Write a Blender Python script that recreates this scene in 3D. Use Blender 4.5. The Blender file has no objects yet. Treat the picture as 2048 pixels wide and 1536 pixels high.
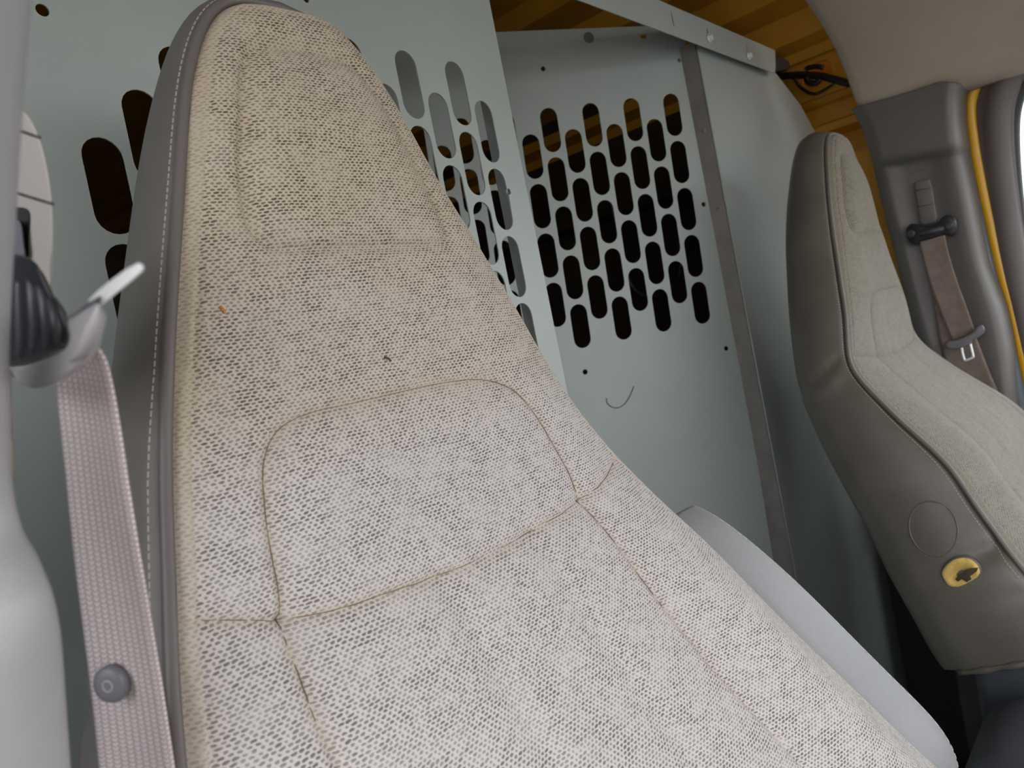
import bpy, bmesh, math, random
import numpy as np
from mathutils import Vector, Matrix
random.seed(7); np.random.seed(7)
SC = bpy.context.scene
COL = SC.collection
EYE = 1.15          # the viewpoint's height above the van floor; all z values below are relative to it

# ------------------------------------------------------------------ camera
YAW, PITCH, ROLL, FPX = math.radians(41.55), math.radians(-2.11), math.radians(11.31), 1537.0
fw = np.array([math.cos(YAW)*math.cos(PITCH), math.sin(YAW)*math.cos(PITCH), math.sin(PITCH)])
r0 = np.array([math.sin(YAW), -math.cos(YAW), 0.0]); u0 = np.cross(r0, fw)
rt = math.cos(ROLL)*r0 - math.sin(ROLL)*u0
up = math.sin(ROLL)*r0 + math.cos(ROLL)*u0
cd = bpy.data.cameras.new('camera'); cam = bpy.data.objects.new('camera', cd); COL.objects.link(cam)
cam.matrix_world = Matrix(((rt[0], up[0], -fw[0], 0), (rt[1], up[1], -fw[1], 0), (rt[2], up[2], -fw[2], EYE), (0, 0, 0, 1)))
cd.sensor_width = 36; cd.lens = FPX/2048*36; cd.clip_start = 0.01
cd.dof.use_dof = True; cd.dof.focus_distance = 0.62; cd.dof.aperture_fstop = 13
SC.camera = cam

# ------------------------------------------------------------------ world: bright overcast day, darker ground
wd = bpy.data.worlds.new('sky'); SC.world = wd; wd.use_nodes = True
nt = wd.node_tree; nt.nodes.clear()
tc = nt.nodes.new('ShaderNodeTexCoord'); sx = nt.nodes.new('ShaderNodeSeparateXYZ')
rp = nt.nodes.new('ShaderNodeValToRGB'); bg = nt.nodes.new('ShaderNodeBackground'); wo = nt.nodes.new('ShaderNodeOutputWorld')
mr = nt.nodes.new('ShaderNodeMapRange'); mr.inputs['From Min'].default_value = -1; mr.inputs['From Max'].default_value = 1
nt.links.new(tc.outputs['Generated'], sx.inputs[0]); nt.links.new(sx.outputs['Z'], mr.inputs[0]); nt.links.new(mr.outputs[0], rp.inputs[0])
e = rp.color_ramp.elements
e[0].position = 0.0; e[0].color = (0.20, 0.19, 0.18, 1)
e[1].position = 1.0; e[1].color = (0.84, 0.91, 1.0, 1)
a = rp.color_ramp.elements.new(0.47); a.color = (0.26, 0.25, 0.24, 1)
a = rp.color_ramp.elements.new(0.53); a.color = (0.97, 0.97, 0.98, 1)
nt.links.new(rp.outputs[0], bg.inputs[0]); bg.inputs[1].default_value = 2.6
nt.links.new(bg.outputs[0], wo.inputs[0])

SC.view_settings.view_transform = 'Standard'; SC.view_settings.look = 'None'
SC.view_settings.exposure = 0.62; SC.view_settings.gamma = 1.0; SC.view_settings.use_curve_mapping = False

# ------------------------------------------------------------------ helpers
def ray(x, y): return fw + (x-1024)/FPX*rt - (y-768)/FPX*up
def PX(x, y, X): d = ray(x, y); return d*X/d[0]
def PY(x, y, Y): d = ray(x, y); return d*Y/d[1]
def PZ(x, y, Z): d = ray(x, y); return d*Z/d[2]
def PN(x, y, n, D): d = ray(x, y); return d*D/float(np.dot(d, n))
def cat(pts, n=8, closed=False):
    p = [np.array(q, float) for q in pts]; m = len(p); out = []
    rng = m if closed else m-1
    for i in range(rng):
        if closed: a, b, c, d = p[(i-1) % m], p[i], p[(i+1) % m], p[(i+2) % m]
        else: a = p[i-1] if i else 2*p[0]-p[1]; b = p[i]; c = p[i+1]; d = p[i+2] if i+2 < m else 2*p[-1]-p[-2]
        for k in range(n):
            t = k/n
            out.append(b+.5*t*(c-a+t*(2*a-5*b+4*c-d+t*(3*(b-c)+d-a))))
    if not closed: out.append(p[-1])
    return out

def tag(o, label=None, cat_=None, group=None, kind=None):
    if label: o['label'] = label
    if cat_: o['category'] = cat_
    if group: o['group'] = group
    if kind: o['kind'] = kind
    return o
def empty(name, loc):
    o = bpy.data.objects.new(name, None); o.location = (loc[0], loc[1], loc[2]+EYE); o.empty_display_size = .05
    COL.objects.link(o); return o
def root_of(p):
    l = Vector((0, 0, 0))
    while p: l += p.location; p = p.parent
    return l
def link_mesh(name, me, parent=None, mat=None):
    """me holds eye-relative coordinates"""
    if mat is not None:
        me.materials.clear(); me.materials.append(mat)
    o = bpy.data.objects.new(name, me)
    me.transform(Matrix.Translation((0, 0, EYE)))
    n = len(me.vertices); co = np.empty(n*3); me.vertices.foreach_get('co', co); co = co.reshape(-1, 3)
    c = Vector(((co[:, 0].min()+co[:, 0].max())/2, (co[:, 1].min()+co[:, 1].max())/2, co[:, 2].min()))
    me.transform(Matrix.Translation(-c))
    o.location = c - (root_of(parent) if parent else Vector((0, 0, 0)))
    if parent: o.parent = parent
    COL.objects.link(o); return o
def bm_obj(name, bm, mat, parent=None, smooth=True, ang=None):
    bmesh.ops.recalc_face_normals(bm, faces=bm.faces)
    me = bpy.data.meshes.new(name); bm.to_mesh(me); bm.free()
    if smooth:
        me.shade_smooth()
        if ang is not None: me.set_sharp_from_angle(angle=math.radians(ang))
    return link_mesh(name, me, parent, mat)
def grid_mesh(name, P, mat, parent=None, uv=None, attr=None, closed_u=False, smooth=True, thick=None):
    """P: (rows, cols, 3)"""
    n, m = P.shape[:2]
    me = bpy.data.meshes.new(name)
    idx = np.arange(n*m).reshape(n, m)
    if closed_u: idx = np.concatenate([idx, idx[:, :1]], 1)
    f = np.stack([idx[:-1, :-1], idx[:-1, 1:], idx[1:, 1:], idx[1:, :-1]], -1).reshape(-1, 4)
    me.from_pydata(P.reshape(-1, 3).tolist(), [], f.tolist())
    if uv is not None:
        l = me.uv_layers.new(name='UVMap'); vi = np.empty(len(me.loops), int); me.loops.foreach_get('vertex_index', vi)
        l.data.foreach_set('uv', uv.reshape(-1, 2)[vi].ravel())
    if attr is not None:
        for k, v in attr.items():
            at = me.attributes.new(k, 'FLOAT', 'POINT'); at.data.foreach_set('value', v.ravel().astype(float))
    if smooth: me.shade_smooth()
    return link_mesh(name, me, parent, mat)
def tube_bm(bm, pts, r, seg=8, cap=True, flat=1.0, closed=False):
    pts = [Vector(p) for p in pts]; n = len(pts); rings = []
    prev = None
    for i, p in enumerate(pts):
        if closed: t = (pts[(i+1) % n]-pts[i-1]).normalized()
        else: t = (pts[min(i+1, n-1)]-pts[max(i-1, 0)]).normalized()
        if prev is None:
            h = Vector((0, 0, 1)) if abs(t.z) < .9 else Vector((1, 0, 0)); a = t.cross(h).normalized()
        else:
            a = (prev - t*prev.dot(t)).normalized()
        prev = a; b = t.cross(a)
        rr = r[i] if hasattr(r, '__len__') else r
        rings.append([bm.verts.new(p+(a*math.cos(2*math.pi*k/seg)+b*math.sin(2*math.pi*k/seg)*flat)*rr) for k in range(seg)])
    for i in range(n if closed else n-1):
        A, B = rings[i], rings[(i+1) % n]
        for k in range(seg): bm.faces.new((A[k], A[(k+1) % seg], B[(k+1) % seg], B[k]))
    if cap and not closed:
        bm.faces.new(rings[0][::-1]); bm.faces.new(rings[-1])
def box_bm(bm, c, ax, ay, az):
    """centre and three half-vectors"""
    c, ax, ay, az = [Vector(q) for q in (c, ax, ay, az)]
    v = [bm.verts.new(c+ax*i+ay*j+az*k) for i in (-1, 1) for j in (-1, 1) for k in (-1, 1)]
    for f in ((0, 1, 3, 2), (4, 6, 7, 5), (0, 4, 5, 1), (2, 3, 7, 6), (0, 2, 6, 4), (1, 5, 7, 3)): bm.faces.new([v[i] for i in f])
    return v
def bevel_all(bm, w, seg=2):
    bmesh.ops.recalc_face_normals(bm, faces=bm.faces)
    bmesh.ops.bevel(bm, geom=list(bm.edges), offset=w, segments=seg, profile=.5, affect='EDGES', clamp_overlap=True)
def slab(name, pts, n, thick, bev, mat, parent=None, seg=3, ang=50, front_only=False):
    """closed outline (3-D points in a plane) given depth along n, with rounded rims"""
    bm = bmesh.new(); n = Vector(n).normalized()
    vs = [bm.verts.new(Vector(p)) for p in pts]; f = bm.faces.new(vs)
    r = bmesh.ops.extrude_face_region(bm, geom=[f]); nv = [g for g in r['geom'] if isinstance(g, bmesh.types.BMVert)]
    bmesh.ops.translate(bm, verts=nv, vec=n*thick)
    bmesh.ops.recalc_face_normals(bm, faces=bm.faces)
    if bev:
        ed = [e for e in bm.edges if len(e.link_faces) == 2 and any(len(q.verts) > 4 for q in e.link_faces)]
        bmesh.ops.bevel(bm, geom=ed, offset=bev, segments=seg, profile=.5, affect='EDGES', clamp_overlap=True)
    return bm_obj(name, bm, mat, parent, True, ang)
def plate(name, outer, holes, O, U, V, thick, bev, mat, parent=None):
    """flat sheet with real cut-outs; 2-D outlines in the (U, V) frame at O, depth along U x V"""
    cu = bpy.data.curves.new(name, 'CURVE'); cu.dimensions = '2D'; cu.fill_mode = 'BOTH'
    cu.extrude = thick/2-bev; cu.bevel_depth = bev; cu.bevel_resolution = 1
    for poly in [outer]+holes:
        s = cu.splines.new('POLY'); s.points.add(len(poly)-1)
        for i, p in enumerate(poly): s.points[i].co = (p[0], p[1], 0, 1)
        s.use_cyclic_u = True
    o = bpy.data.objects.new(name, cu); COL.objects.link(o)
    dg = bpy.context.evaluated_depsgraph_get(); dg.update()
    me = bpy.data.meshes.new_from_object(o.evaluated_get(dg)); bpy.data.objects.remove(o)
    U, V = Vector(U).normalized(), Vector(V).normalized(); N = U.cross(V)
    me.transform(Matrix(((U.x, V.x, N.x, O[0]), (U.y, V.y, N.y, O[1]), (U.z, V.z, N.z, O[2]), (0, 0, 0, 1))))
    me.name = name; me.shade_smooth(); me.set_sharp_from_angle(angle=math.radians(35))
    return link_mesh(name, me, parent, mat)
def slot(cx, cy, w, h, shear=0.0, n=10):
    r = w/2; out = []
    for k in range(n+1):
        t = math.pi*k/n; out.append((math.cos(t)*r, h/2-r+math.sin(t)*r))
    for k in range(n+1):
        t = math.pi+math.pi*k/n; out.append((math.cos(t)*r, -(h/2-r)+math.sin(t)*r))
    return [(cx+x-shear*y, cy+y) for x, y in out]
def circ(cx, cy, r, n=16): return [(cx+r*math.cos(2*math.pi*k/n), cy+r*math.sin(2*math.pi*k/n)) for k in range(n)]
def disc_bm(bm, c, n, r, h, seg=24, bev=.0, dome=0.0):
    """short lathe along n starting at c"""
    n = Vector(n).normalized(); a = n.orthogonal().normalized(); b = n.cross(a); c = Vector(c)
    prof = [(r, 0), (r, h-bev)] + ([(r-bev*.3, h-bev*.3), (r-bev, h)] if bev else []) + [(r*.5, h+dome*.8)]
    if not bev: prof[1] = (r, h)
    rings = [[bm.verts.new(c+n*z+(a*math.cos(2*math.pi*k/seg)+b*math.sin(2*math.pi*k/seg))*q) for k in range(seg)] for q, z in prof]
    top = bm.verts.new(c+n*(h+dome))
    for A, B in zip(rings, rings[1:]):
        for k in range(seg): bm.faces.new((A[k], A[(k+1) % seg], B[(k+1) % seg], B[k]))
    for k in range(seg): bm.faces.new((rings[-1][k], rings[-1][(k+1) % seg], top))
    bm.faces.new(rings[0][::-1])

# ------------------------------------------------------------------ materials
class NT:
    def __init__(s, name):
        s.m = bpy.data.materials.new(name); s.m.use_nodes = True; s.t = s.m.node_tree
        s.b = s.t.nodes['Principled BSDF']; s.out = s.t.nodes['Material Output']
    def n(s, typ, **kw):
        x = s.t.nodes.new('ShaderNode'+typ)
        for k, v in kw.items(): setattr(x, k, v)
        return x
    def l(s, a, b): s.t.links.new(a, b)
    def put(s, v, sock):
        if isinstance(v, (int, float)): sock.default_value = v
        elif isinstance(v, tuple): sock.default_value = v
        else: s.l(v, sock)
    def math(s, op, a, b=0.0, c=0.0):
        x = s.n('Math', operation=op); s.put(a, x.inputs[0]); s.put(b, x.inputs[1]); s.put(c, x.inputs[2]); return x.outputs[0]
    def mix(s, f, a, b):
        x = s.n('Mix', data_type='RGBA'); s.put(f, x.inputs[0]); s.put(a, x.inputs[6]); s.put(b, x.inputs[7]); return x.outputs[2]
    def ramp(s, v, a, b):
        x = s.n('MapRange', interpolation_type='SMOOTHSTEP'); s.put(v, x.inputs[0]); x.inputs[1].default_value = a; x.inputs[2].default_value = b; return x.outputs[0]
    def noise(s, vec, scale, detail=2.0, rough=.5):
        x = s.n('TexNoise'); s.l(vec, x.inputs['Vector']); x.inputs['Scale'].default_value = scale
        x.inputs['Detail'].default_value = detail; x.inputs['Roughness'].default_value = rough; return x.outputs['Fac']
def c4(c): return (c[0], c[1], c[2], 1)
def lin(r, g, b):
    f = lambda v: (v/255/12.92) if v/255 <= .04045 else ((v/255+.055)/1.055)**2.4
    return (f(r), f(g), f(b))
def simple(name, col, rough=.6, metal=0.0, bump=0.0, bscale=300, var=0.0, vscale=8, spec=.5, aniso=None, sheen=0):
    t = NT(name); tcd = t.n('TexCoord'); v = tcd.outputs['Object']
    t.b.inputs['Roughness'].default_value = rough; t.b.inputs['Metallic'].default_value = metal
    t.b.inputs['Specular IOR Level'].default_value = spec; t.b.inputs['Sheen Weight'].default_value = sheen
    if var:
        f = t.noise(v, vscale, 4, .6)
        a = c4(tuple(x*(1-var) for x in col)); b = c4(tuple(min(1, x*(1+var)) for x in col))
        t.l(t.mix(t.ramp(f, .3, .7), a, b), t.b.inputs['Base Color'])
    else: t.b.inputs['Base Color'].default_value = c4(col)
    if bump:
        bn = t.n('Bump'); bn.inputs['Strength'].default_value = bump; bn.inputs['Distance'].default_value = .001
        t.l(t.noise(v, bscale, 3, .6), bn.inputs['Height']); t.l(bn.outputs[0], t.b.inputs['Normal'])
    return t.m

def fabric_mat(name, FAB_CLEAN, FAB_CLEAN_D, FAB_DIRT, FAB_DIRT_SHADE_D, FAB_STAIN):
    """open basket weave: pale yarns with staggered dark dashes, grime with painted-in shade towards the head, grime along rims and seams"""
    t = NT(name)
    uv = t.n('UVMap'); uv.uv_map = 'UVMap'; sp = t.n('SeparateXYZ'); t.l(uv.outputs[0], sp.inputs[0])
    U, V = sp.outputs[0], sp.outputs[1]
    wob = t.noise(uv.outputs[0], 16, 2); wob2 = t.noise(uv.outputs[0], 420, 1)
    warp = t.math('MULTIPLY', t.math('SUBTRACT', wob, .5), 2.2)
    warp2 = t.math('MULTIPLY', t.math('SUBTRACT', wob2, .5), .55)
    v = t.math('ADD', t.math('ADD', t.math('MULTIPLY', V, 1000/1.95), warp2), warp)
    row = t.math('FLOOR', v); fv = t.math('SUBTRACT', t.math('SUBTRACT', v, row), .5)
    wn0 = t.n('TexWhiteNoise', noise_dimensions='1D'); t.l(row, wn0.inputs['W'])
    stag = t.math('ADD', t.math('MULTIPLY', row, .37), t.math('MULTIPLY', wn0.outputs[0], .22))
    u = t.math('ADD', t.math('ADD', t.math('MULTIPLY', U, 1000/3.7), stag), t.math('MULTIPLY', warp2, .8))
    cu = t.math('FLOOR', u); fu = t.math('SUBTRACT', t.math('SUBTRACT', u, cu), .5)
    cmb = t.n('CombineXYZ'); t.l(cu, cmb.inputs[0]); t.l(row, cmb.inputs[1])
    wn = t.n('TexWhiteNoise', noise_dimensions='2D'); t.l(cmb.outputs[0], wn.inputs['Vector']); rnd = wn.outputs[0]
    # tilted dash
    fv2 = t.math('SUBTRACT', fv, t.math('MULTIPLY', fu, .18))
    rx = t.math('ADD', .20, t.math('MULTIPLY', rnd, .24))
    e1 = t.math('POWER', t.math('DIVIDE', t.math('ABSOLUTE', fu), rx), 2.6)
    e2 = t.math('POWER', t.math('DIVIDE', t.math('ABSOLUTE', fv2), .31), 2.2)
    d = t.math('ADD', e1, e2)
    dash = t.math('SUBTRACT', 1.0, t.ramp(d, .6, 1.5))
    vis = t.math('MULTIPLY', t.math('ADD', .75, t.math('MULTIPLY', rnd, .3)), t.math('ADD', .6, t.math('MULTIPLY', t.ramp(t.noise(uv.outputs[0], 45, 3, .6), .3, .65), .45)))
    # fine single yarns
    yarn = t.math('SINE', t.math('MULTIPLY', t.math('ADD', t.math('MULTIPLY', u, 4), t.math('MULTIPLY', v, 1.0)), 6.2832))
    yarn2 = t.math('SINE', t.math('MULTIPLY', t.math('SUBTRACT', v, .25), 6.2832*2))
    rim = t.n('Attribute', attribute_name='rim').outputs['Fac']      # 1 on the quilted rim
    dirt_shade = t.n('Attribute', attribute_name='dirt_shade').outputs['Fac']    # grime of head and rims, with the upper shade painted in
    seam = t.n('Attribute', attribute_name='seam').outputs['Fac']
    m = t.math('MULTIPLY', t.math('MULTIPLY', dash, vis), t.math('SUBTRACT', 1.0, t.math('MULTIPLY', rim, .55)))
    m = t.math('MULTIPLY', m, t.math('SUBTRACT', 1.0, t.math('MULTIPLY', seam, .25)))
    dn = t.math('MULTIPLY', dirt_shade, t.math('ADD', .55, t.math('MULTIPLY', t.noise(uv.outputs[0], 14, 4, .6), .8)))
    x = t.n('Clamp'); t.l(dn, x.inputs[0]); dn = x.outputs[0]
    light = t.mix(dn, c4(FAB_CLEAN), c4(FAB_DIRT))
    dark = t.mix(dn, c4(FAB_CLEAN_D), c4(FAB_DIRT_SHADE_D))
    light = t.mix(t.math('MULTIPLY', t.math('MAXIMUM', seam, t.math('MULTIPLY', rim, .55)), .55), light, c4(FAB_STAIN))
    yy = t.math('ADD', .93, t.math('MULTIPLY', t.math('ADD', yarn, yarn2), .065))
    hs = t.n('HueSaturation'); t.l(light, hs.inputs['Color']); t.l(yy, hs.inputs['Value'])
    col = t.mix(m, hs.outputs[0], dark)
    t.l(col, t.b.inputs['Base Color'])
    t.b.inputs['Roughness'].default_value = .85; t.b.inputs['Specular IOR Level'].default_value = .25
    t.b.inputs['Sheen Weight'].default_value = .15
    h = t.math('SUBTRACT', t.math('MULTIPLY', t.math('ADD', yarn, yarn2), .16), m)
    bn = t.n('Bump'); bn.inputs['Strength'].default_value = .55; bn.inputs['Distance'].default_value = .0006
    t.l(h, bn.inputs['Height']); t.l(bn.outputs[0], t.b.inputs['Normal'])
    return t.m

def webbing_mat(name, col, col2):
    t = NT(name); uv = t.n('UVMap'); uv.uv_map = 'UVMap'; sp = t.n('SeparateXYZ'); t.l(uv.outputs[0], sp.inputs[0])
    U, V = sp.outputs[0], sp.outputs[1]
    u = t.math('MULTIPLY', U, 1000/4.6); v = t.math('MULTIPLY', V, 1000/2.1)
    cu = t.math('FLOOR', u); fu = t.math('SUBTRACT', t.math('SUBTRACT', u, cu), .5)
    v2 = t.math('ADD', v, t.math('ADD', t.math('MULTIPLY', cu, .5), t.math('MULTIPLY', t.math('ABSOLUTE', fu), 1.2)))
    fv = t.math('SUBTRACT', t.math('SUBTRACT', v2, t.math('FLOOR', v2)), .5)
    g = t.math('ADD', t.math('POWER', t.math('DIVIDE', t.math('ABSOLUTE', fu), .42), 3.0), t.math('POWER', t.math('DIVIDE', t.math('ABSOLUTE', fv), .38), 2.0))
    k = t.math('SUBTRACT', 1.0, t.ramp(g, .3, 1.3))
    k = t.math('MULTIPLY', k, t.math('ADD', .6, t.math('MULTIPLY', t.noise(uv.outputs[0], 200, 2), .6)))
    t.l(t.mix(k, c4(col2), c4(col)), t.b.inputs['Base Color'])
    t.b.inputs['Roughness'].default_value = .6; t.b.inputs['Sheen Weight'].default_value = .2
    bn = t.n('Bump'); bn.inputs['Strength'].default_value = .6; bn.inputs['Distance'].default_value = .0006
    t.l(k, bn.inputs['Height']); t.l(bn.outputs[0], t.b.inputs['Normal'])
    return t.m

M = {}
M['steel'] = simple('painted_partition_steel', (.43, .485, .47), .42, 0, .12, 900, .05, 3, .45)
M['hingestrip'] = simple('hinge_strip_steel', (.30, .285, .27), .5, 0, .1, 700, .1, 20)
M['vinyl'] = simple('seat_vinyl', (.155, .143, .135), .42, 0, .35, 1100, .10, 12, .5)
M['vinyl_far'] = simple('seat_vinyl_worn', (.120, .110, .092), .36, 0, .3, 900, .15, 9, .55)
M['piping'] = simple('piping_vinyl', (.135, .12, .118), .4, 0, .2, 900)
M['armvinyl'] = simple('armrest_vinyl', (.27, .275, .285), .5, 0, .6, 420, .05, 12)
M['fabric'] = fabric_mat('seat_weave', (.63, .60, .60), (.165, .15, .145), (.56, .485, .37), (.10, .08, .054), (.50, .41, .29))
M['fabric_far'] = fabric_mat('seat_weave_far', (.34, .322, .28), (.14, .13, .115), (.31, .285, .225), (.10, .087, .065), (.23, .20, .16))  # same weave in darker, greyer tones for the far seat
M['thread'] = simple('stitch_thread', (.50, .46, .42), .7)
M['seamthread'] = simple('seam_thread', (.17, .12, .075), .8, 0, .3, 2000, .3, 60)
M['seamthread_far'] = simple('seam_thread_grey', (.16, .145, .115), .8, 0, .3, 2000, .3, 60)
M['foam'] = simple('yellow_foam', (.72, .50, .14), .85, 0, .6, 500, .2, 60)
M['darkmetal'] = simple('dark_bracket', (.09, .075, .05), .5, .5)
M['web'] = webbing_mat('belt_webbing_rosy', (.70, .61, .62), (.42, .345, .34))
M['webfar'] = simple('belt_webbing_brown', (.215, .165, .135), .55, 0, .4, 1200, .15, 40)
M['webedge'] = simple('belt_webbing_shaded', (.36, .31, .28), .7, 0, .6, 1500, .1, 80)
M['blackplastic'] = simple('black_plastic', (.018, .019, .026), .3, 0, .1, 200)
M['darkplastic'] = simple('dark_plastic', (.05, .052, .06), .4)
M['greyplastic'] = simple('grey_plastic', (.33, .315, .33), .35, 0, .05, 200)
M['button'] = simple('button_plastic', (.165, .16, .185), .4)
M['chrome'] = simple('bright_metal', (.88, .89, .90), .3, .3)
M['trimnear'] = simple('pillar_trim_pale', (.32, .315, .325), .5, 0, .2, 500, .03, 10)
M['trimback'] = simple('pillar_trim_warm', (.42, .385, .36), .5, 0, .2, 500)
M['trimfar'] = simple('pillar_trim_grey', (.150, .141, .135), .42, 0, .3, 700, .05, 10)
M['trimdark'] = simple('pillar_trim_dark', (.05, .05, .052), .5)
M['doortrim'] = simple('door_trim', (.135, .115, .112), .5, 0, .3, 600, .05, 10)
M['rubber'] = simple('rubber_seal', (.10, .12, .14), .4)
M['blackrubber'] = simple('black_rubber', (.02, .02, .026), .5)
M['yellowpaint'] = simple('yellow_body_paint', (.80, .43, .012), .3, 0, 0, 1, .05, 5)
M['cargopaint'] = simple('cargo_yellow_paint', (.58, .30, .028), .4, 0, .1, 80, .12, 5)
M['liner'] = simple('headliner_felt', (.50, .44, .36), .9, 0, .4, 800, .05, 6, .2)
M['floor'] = simple('floor_mat', (.045, .046, .05), .7, 0, .4, 200)
M['cargoshade'] = simple('cargo_shade_brown', (.055, .036, .024), .6, 0, .2, 60, .3, 3)  # low light on the yellow cargo walls, painted in as dark brown
M['ply'] = simple('cargo_floor_ply', (.16, .11, .07), .7, 0, .2, 60, .2, 8)
M['console'] = simple('console_plastic', (.06, .066, .082), .38, 0, .3, 600)
M['cable'] = simple('black_cable', (.012, .012, .014), .4)
M['hair'] = simple('dark_hair', (.04, .035, .03), .5)
M['crumb'] = simple('orange_crumb', (.50, .22, .04), .8)
M['outer'] = simple('body_paint_outside', (.80, .43, .012), .3)
g = NT('window_glass'); g.b.inputs['Transmission Weight'].default_value = 1; g.b.inputs['Roughness'].default_value = 0; g.b.inputs['IOR'].default_value = 1.05
g.b.inputs['Base Color'].default_value = (.92, .96, .97, 1); M['glass'] = g.m

# ================================================================== van shell
def extrude_y(name, prof, y0, y1, mat, parent=None, thick=.01, smooth=False, ny=2, kind='structure'):
    """open XZ profile swept along Y, given thickness"""
    bm = bmesh.new(); rows = []
    for j in range(ny): 
        yy = y0+(y1-y0)*j/(ny-1); rows.append([bm.verts.new((x, yy, z)) for x, z in prof])
    for A, B in zip(rows, rows[1:]):
        for i in range(len(prof)-1): bm.faces.new((A[i], A[i+1], B[i+1], B[i]))
    bmesh.ops.recalc_face_normals(bm, faces=bm.faces)
    bmesh.ops.solidify(bm, geom=list(bm.faces), thickness=thick)
    o = bm_obj(name, bm, mat, parent, smooth, 40)
    if kind and not parent: o['kind'] = kind
    return o
def boxo(name, lo, hi, mat, parent=None, bev=0.0, kind=None):
    bm = bmesh.new(); lo, hi = Vector(lo), Vector(hi); c = (lo+hi)/2; h = (hi-lo)/2
    box_bm(bm, c, (h.x, 0, 0), (0, h.y, 0), (0, 0, h.z))
    if bev: bevel_all(bm, bev, 3)
    else: bmesh.ops.recalc_face_normals(bm, faces=bm.faces)
    o = bm_obj(name, bm, mat, parent, bool(bev), 40)
    if kind: o['kind'] = kind
    return o
FL = -EYE
boxo('floor', (-.28, -1.6, FL-.06), (2.10, 3.4, FL), M['floor'], kind='structure')
# cargo roof and the stepped cant rail above the passenger side, running rearwards
roofp = [(-.30, .60), (-.10, .80), (.5, .86), (1.15, .86), (1.36, .845), (1.40, .815), (1.50, .81), (1.535, .775), (1.64, .765), (1.67, .725), (1.765, .715), (1.80, .67),
         (1.885, .655), (1.905, .60), (1.95, .585), (1.955, .555)]
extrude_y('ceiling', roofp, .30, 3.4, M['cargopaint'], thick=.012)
# cargo side: inner panel with its access hole, then a ledge and the side sheet
def side_panel():
    root = empty('wall_right', (1.97, 1.9, FL)); root['kind'] = 'structure'
    # plate in the YZ plane at X=1.955
    A = PX(1612, 128, 1.96); B = PX(1655, 168, 1.96)
    hy, hz = (A[1]+B[1])/2, (A[2]+B[2])/2
    def rr(cx, cy, w, h, r, n=5):
        o = []
        for (sx_, sy_, a0) in ((1, 1, 0), (-1, 1, 90), (-1, -1, 180), (1, -1, 270)):
            for k in range(n+1):
                t = math.radians(a0+90*k/n); o.append((cx+sx_*(w/2-r)+r*math.cos(t), cy+sy_*(h/2-r)+r*math.sin(t)))
        return o
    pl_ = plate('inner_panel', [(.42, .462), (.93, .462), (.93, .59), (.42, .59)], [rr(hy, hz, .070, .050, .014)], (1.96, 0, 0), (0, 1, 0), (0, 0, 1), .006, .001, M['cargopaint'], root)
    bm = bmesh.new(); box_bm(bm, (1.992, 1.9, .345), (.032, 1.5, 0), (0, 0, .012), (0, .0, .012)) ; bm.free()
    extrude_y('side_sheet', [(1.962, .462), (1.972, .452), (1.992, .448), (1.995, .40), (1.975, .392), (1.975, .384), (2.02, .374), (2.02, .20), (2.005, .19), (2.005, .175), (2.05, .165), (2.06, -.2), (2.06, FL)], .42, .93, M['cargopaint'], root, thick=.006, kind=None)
    extrude_y('shade_lining', [(1.87, .668), (1.90, .60), (1.95, .58), (1.955, .35), (2.0, .34), (2.03, .1), (2.03, FL)], .93, 3.4, M['cargoshade'], root, thick=.006, kind=None)  # added sheet that paints the cargo gloom over the yellow side
    return root
side_panel()
boxo('wall_left', (-.30, .70, FL), (-.27, 3.4, .62), M['cargoshade'], kind='structure')
boxo('wall_back', (-.30, 3.4, FL), (2.10, 3.43, .88), M['cargoshade'], kind='structure')
# behind the inner panel: the outer skin
boxo('cavity_blocker', (1.94, .30, .60), (2.09, 3.4, .615), M['outer'], kind='structure')  # unseen cap, added to keep sky light out of the cavity
boxo('trim_1', (2.075, .30, FL), (2.09, 3.4, .66), M['outer'], kind='structure')

# headliner: felt shell over the cab, rear rim seen edge-on against the cargo roof
lp = cat([(-.35, .40), (-.28, .52), (-.1, .60), (.3, .635), (1.0, .635), (1.30, .625), (1.47, .60), (1.60, .545), (1.69, .475), (1.735, .41), (1.755, .365), (1.78, .345), (1.83, .34)], 6)
def headliner():
    ys = [.475, .47, .455, .42, .36, .28, .2, .1, -.2, -.6, -1.1, -1.5]
    P = np.zeros((len(ys), len(lp), 3))
    for j, yv in enumerate(ys):
        lift = [.022, .008, .001][j] if j < 3 else 0
        # towards the windscreen the lower rim sweeps up over the door top
        for i, (x, z) in enumerate(lp):
            rearward = 0.055*max(0, min(1, (1.56-x)/.3)) if yv > .3 else 0
            dz = 0
            P[j, i] = (x, yv+rearward-(.02*max(0, (x-1.6)/.2) if yv > .4 else 0), z+lift+dz)
    me = grid_mesh('ceiling_liner', P, M['liner'])
    me.name = 'ceiling'
    s = me.modifiers.new('s', 'SOLIDIFY'); s.thickness = .006; s.offset = 0
    me['kind'] = 'structure'
    return me
headliner()
# the outer roof skin keeps the sky out above the liner
extrude_y('trim_2', [(-.36, .42), (-.34, .60), (-.12, .84), (.5, .89), (1.2, .89), (1.9, .76), (2.04, .55), (2.05, .40), (1.86, .36)], -1.0, .30, M['outer'], thick=.008)
# nose of the cab: unseen cowl, added to hold back low front light
boxo('wall_front', (-.28, -1.5, FL), (2.08, -1.42, -.30), M['darkplastic'], kind='structure')

# ================================================================== steel partition
WY = .62
def hole_set(ks, zc, rows_odd, rows_even): pass
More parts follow.
